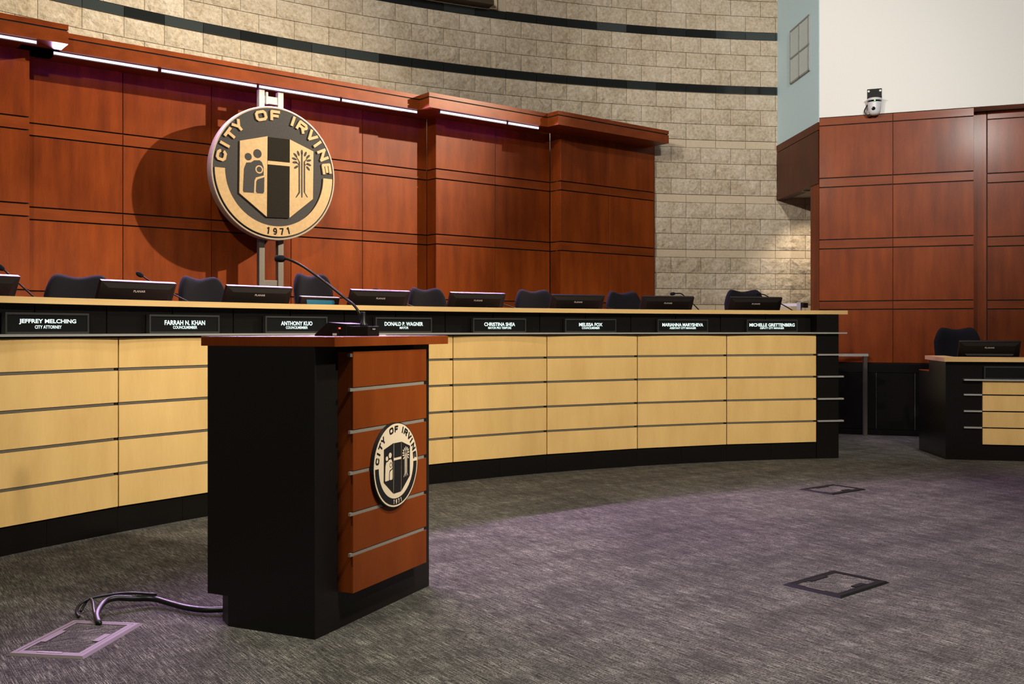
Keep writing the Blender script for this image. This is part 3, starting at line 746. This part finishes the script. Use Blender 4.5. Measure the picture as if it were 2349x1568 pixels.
# cable from the lectern to the floor box
cd = thing('power_cable', 'thick black cable running from the lectern to the floor box', 'cable', (-1.3, 4.2, 0))
def rel(P, o=(-1.3, 4.2, 0)): return [(p[0]-o[0], p[1]-o[1], p[2]) for p in P]
MB().tube(spline(rel([(-1.205,4.204,.022),(-1.22,4.204,.02),(-1.295,4.198,.02),(-1.379,4.23,.02),(-1.474,4.291,.022),(-1.564,4.333,.03),(-1.643,4.30,.04),(-1.70,4.27,.05),(-1.73,4.22,.045),(-1.71,4.10,.03),(-1.672,4.03,.012)]), 5), .0125, 10).obj('main_cable', RUBBER, cd, smooth=True)
MB().tube(spline(rel([(-1.55,4.345,.045),(-1.66,4.315,.06),(-1.74,4.28,.06),(-1.80,4.24,.055),(-1.825,4.20,.04),(-1.82,4.16,.018),(-1.80,4.14,.008)]), 6), .006, 8).obj('thin_cable', RUBBER, cd, smooth=True)
MB().tube(spline(rel([(-1.82,4.20,.012),(-1.81,4.25,.05),(-1.77,4.20,.055),(-1.72,4.10,.035),(-1.665,4.025,.012)]), 6), .006, 8).obj('thin_cable', RUBBER, cd, smooth=True)

# ---------------------------------------------------------------- floor boxes
def floorbox(cx, cy, ang, Lg, Wd, label, mat, latch):
    th = thing('floor_box', label, 'floor box', (cx, cy, 0), radians(ang), 'floor boxes in the carpet')
    a, b = Lg/2, Wd/2; w = .042
    def frame(x0, y0, wi, z0, z1, bevel_out):
        mb = MB(); O = [(-x0,-y0),(x0,-y0),(x0,y0),(-x0,y0)]; o2 = [(math.copysign(abs(x)-bevel_out, x), math.copysign(abs(y)-bevel_out, y)) for x, y in O]
        I = [(math.copysign(x0-wi, x), math.copysign(y0-wi, y)) for x, y in O]
        vs = [(x,y,z0) for x,y in O]+[(x,y,z1) for x,y in o2]+[(x,y,z1) for x,y in I]+[(x,y,z0) for x,y in I]
        fs = []
        for i in range(4):
            j = (i+1)%4; fs += [(i,j,4+j,4+i),(4+i,4+j,8+j,8+i),(8+i,8+j,12+j,12+i)]
        return mb.add(vs, fs)
    frame(a, b, .028, 0.0005, .008, .012).obj('flange', mat, th)
    frame(a-.029, b-.029, .016, .0005, .0075, .001).obj('lid_frame', mat, th)
    MB().box(-a+.044, a-.044, -b+.044, b-.044, .0005, .005).obj('carpet_insert', CARPET, th)
    MB().box(-.04+latch, .05+latch, -b+.0445, -b+.072, .0051, .009).obj('latch', mat, th)
    MB().box(-.07, .07, b-.066, b-.0445, .0051, .0085).obj('cable_flap', mat, th)
    MB().box(-a+.030, -a+.043, -.05, .05, .0076, .009).obj('hinge', STEELD, th)
floorbox(-1.686, 3.865, 82.5, .44, .31, 'bronze floor box with a cable plugged in, left of the lectern', PLATEBRONZE, 0)
floorbox(1.532, 4.702, 40.5, .426, .306, 'black square floor box in the carpet, the nearer of two on the right', PLATE, .03)
floorbox(2.405, 7.47, 36, .41, .30, 'dark floor box in the carpet close to the dais right end', PLATE, .03)

# ---------------------------------------------------------------- right wall
RA = radians(-20); Q = (3.566, 11.56)
def rp(s, d, z): return (Q[0]+cos(RA)*s+sin(RA)*d, Q[1]+sin(RA)*s-cos(RA)*d, z)      # d grows towards the room
def rbox(mb, s0, s1, d0, d1, z0, z1):
    return mb.prism([rp(s0,d1,0)[:2], rp(s1,d1,0)[:2], rp(s1,d0,0)[:2], rp(s0,d0,0)[:2]], z0, z1)
fx = lambda Y: 3.566-.0564*(Y-11.56)
wr = MB(); rbox(wr, .02, 1.632, -.27, -.018, .813, 3.66); rbox(wr, 1.60, 5.2, -.5, -.276, .813, 3.66)
rbox(wr, .0, 5.2, -.5, -.02, 0, .813)
wall_right = structure(wr.obj('wall_right', DARK), 'cherry panelled right wall above a black dado')
RR = [(.826, 1.426), (1.535, 2.129), (2.247, 2.842), (2.960, 3.556)]
RS_ = STRIPS+[(3.567, 3.652)]
def rcols(edges, d):
    for a, b in zip(edges[:-1], edges[1:]):
        for z0, z1 in RR: panel(wall_right, 'wood_panel', b-a-.005, z1-z0, rp(a+.0025, d-.018, z0), RA, CHERRY)
        for z0, z1 in RS_: panel(wall_right, 'panel_strip', b-a-.005, z1-z0, rp(a+.0025, d-.018, z0), RA, CHERRYH)
rcols([0, .80, 1.638], 0)
rcols([1.795, 2.615, 3.435, 4.255, 5.075], -.258)
mb = MB(); rbox(mb, 1.64, 1.785, -.276, -.262, .813, 3.652); mb.obj('reveal_strip', CHERRY, wall_right)
mb = MB(); mb.prism([(3.568, 11.575), (3.70, 11.62), (3.72, 11.87), (fx(11.84), 11.84)], .0, 2.9); mb.obj('jamb_board', CHERRY, wall_right)
# dado in black granite
for a in (-.02, .21, .62, 1.03, 1.44, 1.85, 2.26, 2.67, 3.08, 3.49):
    b = a+(.23 if a < 0 else .41)
    mb = MB(); rbox(mb, a+.003, b-.003, -.02, -.004, .07, .71); mb.obj('dado_panel', GRANITE, wall_right)
    mb = MB(); rbox(mb, a+.0005, a+.0045, -.02, -.0035, .07, .71); mb.obj('dado_joint', STEELD, wall_right)
mb = MB(); rbox(mb, -.02, 3.9, -.02, .0, .715, .813); mb.obj('dado_cap', GRANITE, wall_right)
mb = MB(); rbox(mb, -.02, 3.9, -.02, .0, 0, .066); mb.obj('dado_base', GRANITE, wall_right)
# upper white block with a side coloured for the bluish light on it
fx = lambda Y: 3.566-.0564*(Y-11.56)
up = MB(); up.prism([(fx(11.56)+.005, 11.56), rp(5.2, 0, 0)[:2], (9.2, 12.5), (9.2, 13.6), (4.2, 13.6), (fx(13.3)+.005, 13.3)], 3.66, 6.5)
wall_upper = structure(up.obj('wall_right_upper', WHITEPAINT), 'plain white upper wall right of the stone')
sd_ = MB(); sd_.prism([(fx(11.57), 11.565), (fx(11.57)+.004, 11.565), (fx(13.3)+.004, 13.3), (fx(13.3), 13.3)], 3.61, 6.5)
structure(sd_.obj('wall_right_side', BLUELIT), 'narrow side wall with painted-in blue light beside the stone')
so = MB(); so.prism([(fx(11.83)+.02, 11.83), (fx(11.83)+1.6, 11.25+.33), (5.3, 13.4), (fx(13.2)+.02, 13.2)], 2.93, 3.655)
structure(so.obj('ceiling_soffit', SOFFIT), 'soffit over the alcove beside the stone wall')
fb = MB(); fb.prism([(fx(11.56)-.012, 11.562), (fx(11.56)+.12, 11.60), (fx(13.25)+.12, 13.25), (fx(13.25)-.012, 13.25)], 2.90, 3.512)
trim5 = structure(fb.obj('trim_5', CHERRYD), 'dark cherry fascia under the blue tinted side wall')
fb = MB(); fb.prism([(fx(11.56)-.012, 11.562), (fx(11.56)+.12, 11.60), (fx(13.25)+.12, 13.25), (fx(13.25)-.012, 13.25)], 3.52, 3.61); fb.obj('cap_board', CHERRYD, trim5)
dl = thing('downlight', 'small recessed downlight in the fascia underside by the stone', 'light', (3.60, 12.17, 2.899))
MB().lathe([(.055, -.004), (.055, .0), (.045, .001)], 24).obj('ring', CHROME, dl)
MB().lathe([(.044, -.012), (.04, -.004), (.01, -.003)], 20).obj('lens', LAMPGLASS, dl)
l = bpy.data.lights.new('downlight_lamp', 'SPOT'); l.energy = 50; l.color = (1, .82, .62); l.spot_size = radians(100); l.spot_blend = .9; l.shadow_soft_size = .04
lo = bpy.data.objects.new('downlight_lamp', l); COL.objects.link(lo); lo.parent = dl; lo.location = (.22, .35, -.02)
lo.rotation_euler = Vector((.05, .30, -1)).to_track_quat('-Z', 'Y').to_euler()
# window in the side wall
wn = structure(link('window_1', None, None, None, (fx(12.175)-.001, 12.175, 4.615), radians(-86.8)), 'small four pane window high in the blue tinted side wall')
WW, WH = .335, .335
MB().box(-WW, WW, -.012, .0, -WH, WH).obj('frame_back', TRIMPAINT, wn)
for x0, x1, z0, z1 in ((-WW,WW,WH-.02,WH),(-WW,WW,-WH,-WH+.02),(-WW,-WW+.025,-WH,WH),(WW-.025,WW,-WH,WH),(-.012,.012,-WH,WH),(-WW,WW,-.03,-.008)):
    MB().box(x0, x1, -.022, -.010, z0, z1).obj('frame_bar', TRIMPAINT, wn)
for x0, x1 in ((-WW+.026, -.013), (.013, WW-.026)):
    for z0, z1 in ((-WH+.021, -.031), (-.007, WH-.021)): MB().box(x0, x1, -.015, -.0125, z0, z1).obj('pane', BLIND, wn)
# pan tilt camera
pc = rp(.466+.14, 0, 0)
pt = thing('dome_camera', 'white pan tilt camera on a black bracket on the white wall', 'camera', (*rp(.604, 0, 0)[:2], 3.67), RA)
MB().box(-.078, .078, -.008, 0, .155, .275).obj('wall_plate', PLASTIC, pt)
MB().box(-.078, .078, -.17, 0, .147, .157).obj('bracket_shelf', PLASTIC, pt)
for x in (-.062, .062): MB().lathe([(.012, 0), (.012, .002), (.003, .0025)], 14, Matrix.Translation((x, -.0085, .250)) @ Matrix.Rotation(pi/2, 4, 'X')).obj('plate_hole', WHITEPAINT, pt)
ctr = Matrix.Translation((0, -.09, 0))
MB().lathe([(.079, .118), (.081, .125), (.080, .143), (.075, .147)], 32, ctr).obj('collar', CAMWHITE, pt, smooth=True)
MB().lathe([(.074, .100), (.076, .104), (.076, .118)], 32, ctr).obj('dark_ring', LENS, pt)
MB().lathe([(.005, -.045), (.035, -.042), (.056, -.026), (.066, 0), (.070, .04), (.073, .085), (.074, .100)], 32, ctr).obj('head', CAMWHITE, pt, smooth=True)
MB().lathe([(.022, 0), (.020, .012), (.005, .013)], 20, Matrix.Translation((-.01, -.150, .022)) @ Matrix.Rotation(radians(96), 4, 'X')).obj('lens', LENS, pt)
MB().box(-.004, .010, -.168, -.164, .104, .116).obj('status_light', GREENLED, pt)
MB().tube(spline([(-.06, -.03, .11), (-.085, -.04, .07), (-.105, -.05, .02), (-.085, -.05, -.03), (-.055, -.04, -.045), (-.02, -.03, -.03)], 6), .008, 8).obj('cable', RUBBER, pt, smooth=True)

# ---------------------------------------------------------------- handrails
hr = thing('handrail', 'steel handrail on a square post by the black dado', 'handrail', (4.00, 11.28, 0))
MB().box(-.02, .02, -.02, .02, 0, .90).obj('post', STEELD, hr)
MB().box(-.95, .03, -.025, .025, .90, .928).obj('rail', CHROME, hr)
MB().box(-.95, -.91, -.02, .02, 0, .90).obj('post', STEELD, hr)
hr2 = thing('handrail', 'steel handrail end showing above the dais behind the last monitor', 'handrail', (2.99, 10.36, .5), radians(-35))
MB().box(-.02, .02, -.02, .02, 0, .985).obj('post', STEEL, hr2)
MB().box(-.42, -.02, -.022, .022, .945, .975).obj('rail', CHROME, hr2)
MB().box(.022, .052, -.02, .12, .93, .98).obj('end_bracket', PLASTIC, hr2)
MB().box(-.42, -.38, -.02, .02, 0, .945).obj('post', STEEL, hr2)

# ---------------------------------------------------------------- staff desk on the right
KA = radians(-11.9); K0 = (4.019, 9.228)
desk = thing('staff_desk', 'lower maple and black granite staff desk at the right edge', 'desk', (K0[0], K0[1], 0), KA)
MB().prism([(0,0),(3.2,0),(3.2,.28),(.12,.28),(.12,.47),(-.055,.47)], 0, .905).obj('carcass', GRANITE, desk)
MB().prism([(-.055,.471),(.12,.471),(.12,.281),(3.2,.281),(3.2,.8),(-.0907,.77)], 0, .795).obj('rear_carcass', GRANITE, desk)
MB().prism([(-.055,.472),(.12,.472),(.12,.80),(-.0907,.78)], .796, .803).obj('side_cap', CHERRYH, desk)
px0 = .312
zr = [.148, .300, .451, .602, .745]
for k in range(3):
    for i in range(4):
        MB().box(px0+.915*k+.003, px0+.915*(k+1)-.003, -.02, 0, zr[i]+(.006 if i else 0), zr[i+1]-.006).obj('maple_panel', MAPLE, desk)
for z in zr[1:4]:
    MB().box(.155, px0-.002, -.022, 0, z-.007, z+.007).obj('end_rail', STEEL, desk)
MB().box(.152, 3.2, -.045, 0, .733, .746).obj('steel_shelf', STEEL, desk)
tag(MB().prism([(-.02,-.05),(3.3,-.05),(3.3,.30),(.14,.30),(.14,.75),(-.04,.75)], .906, .943).obj('maple_counter', MAPLEH, None, (K0[0], K0[1], 0), KA), 'maple top of the staff desk at the right edge', 'countertop')
def kp_(x, y, z): return (K0[0]+cos(KA)*x-sin(KA)*y, K0[1]+sin(KA)*x+cos(KA)*y, z)
nameplate(kp_(.31+.27, -.036, .7465), KA, '', '', 0, 0, 'blank dark nameplate on the staff desk', True)
monitor(kp_(.46, .32, .80), KA, 'black monitor back on the staff desk at the right edge')
chair(kp_(.40, 1.10, 0), KA+radians(4), 'black chair behind the staff desk at the right edge', 1.225, .47, 'chairs at the staff desk', .05, 0.0)
print('blocks', nblk)
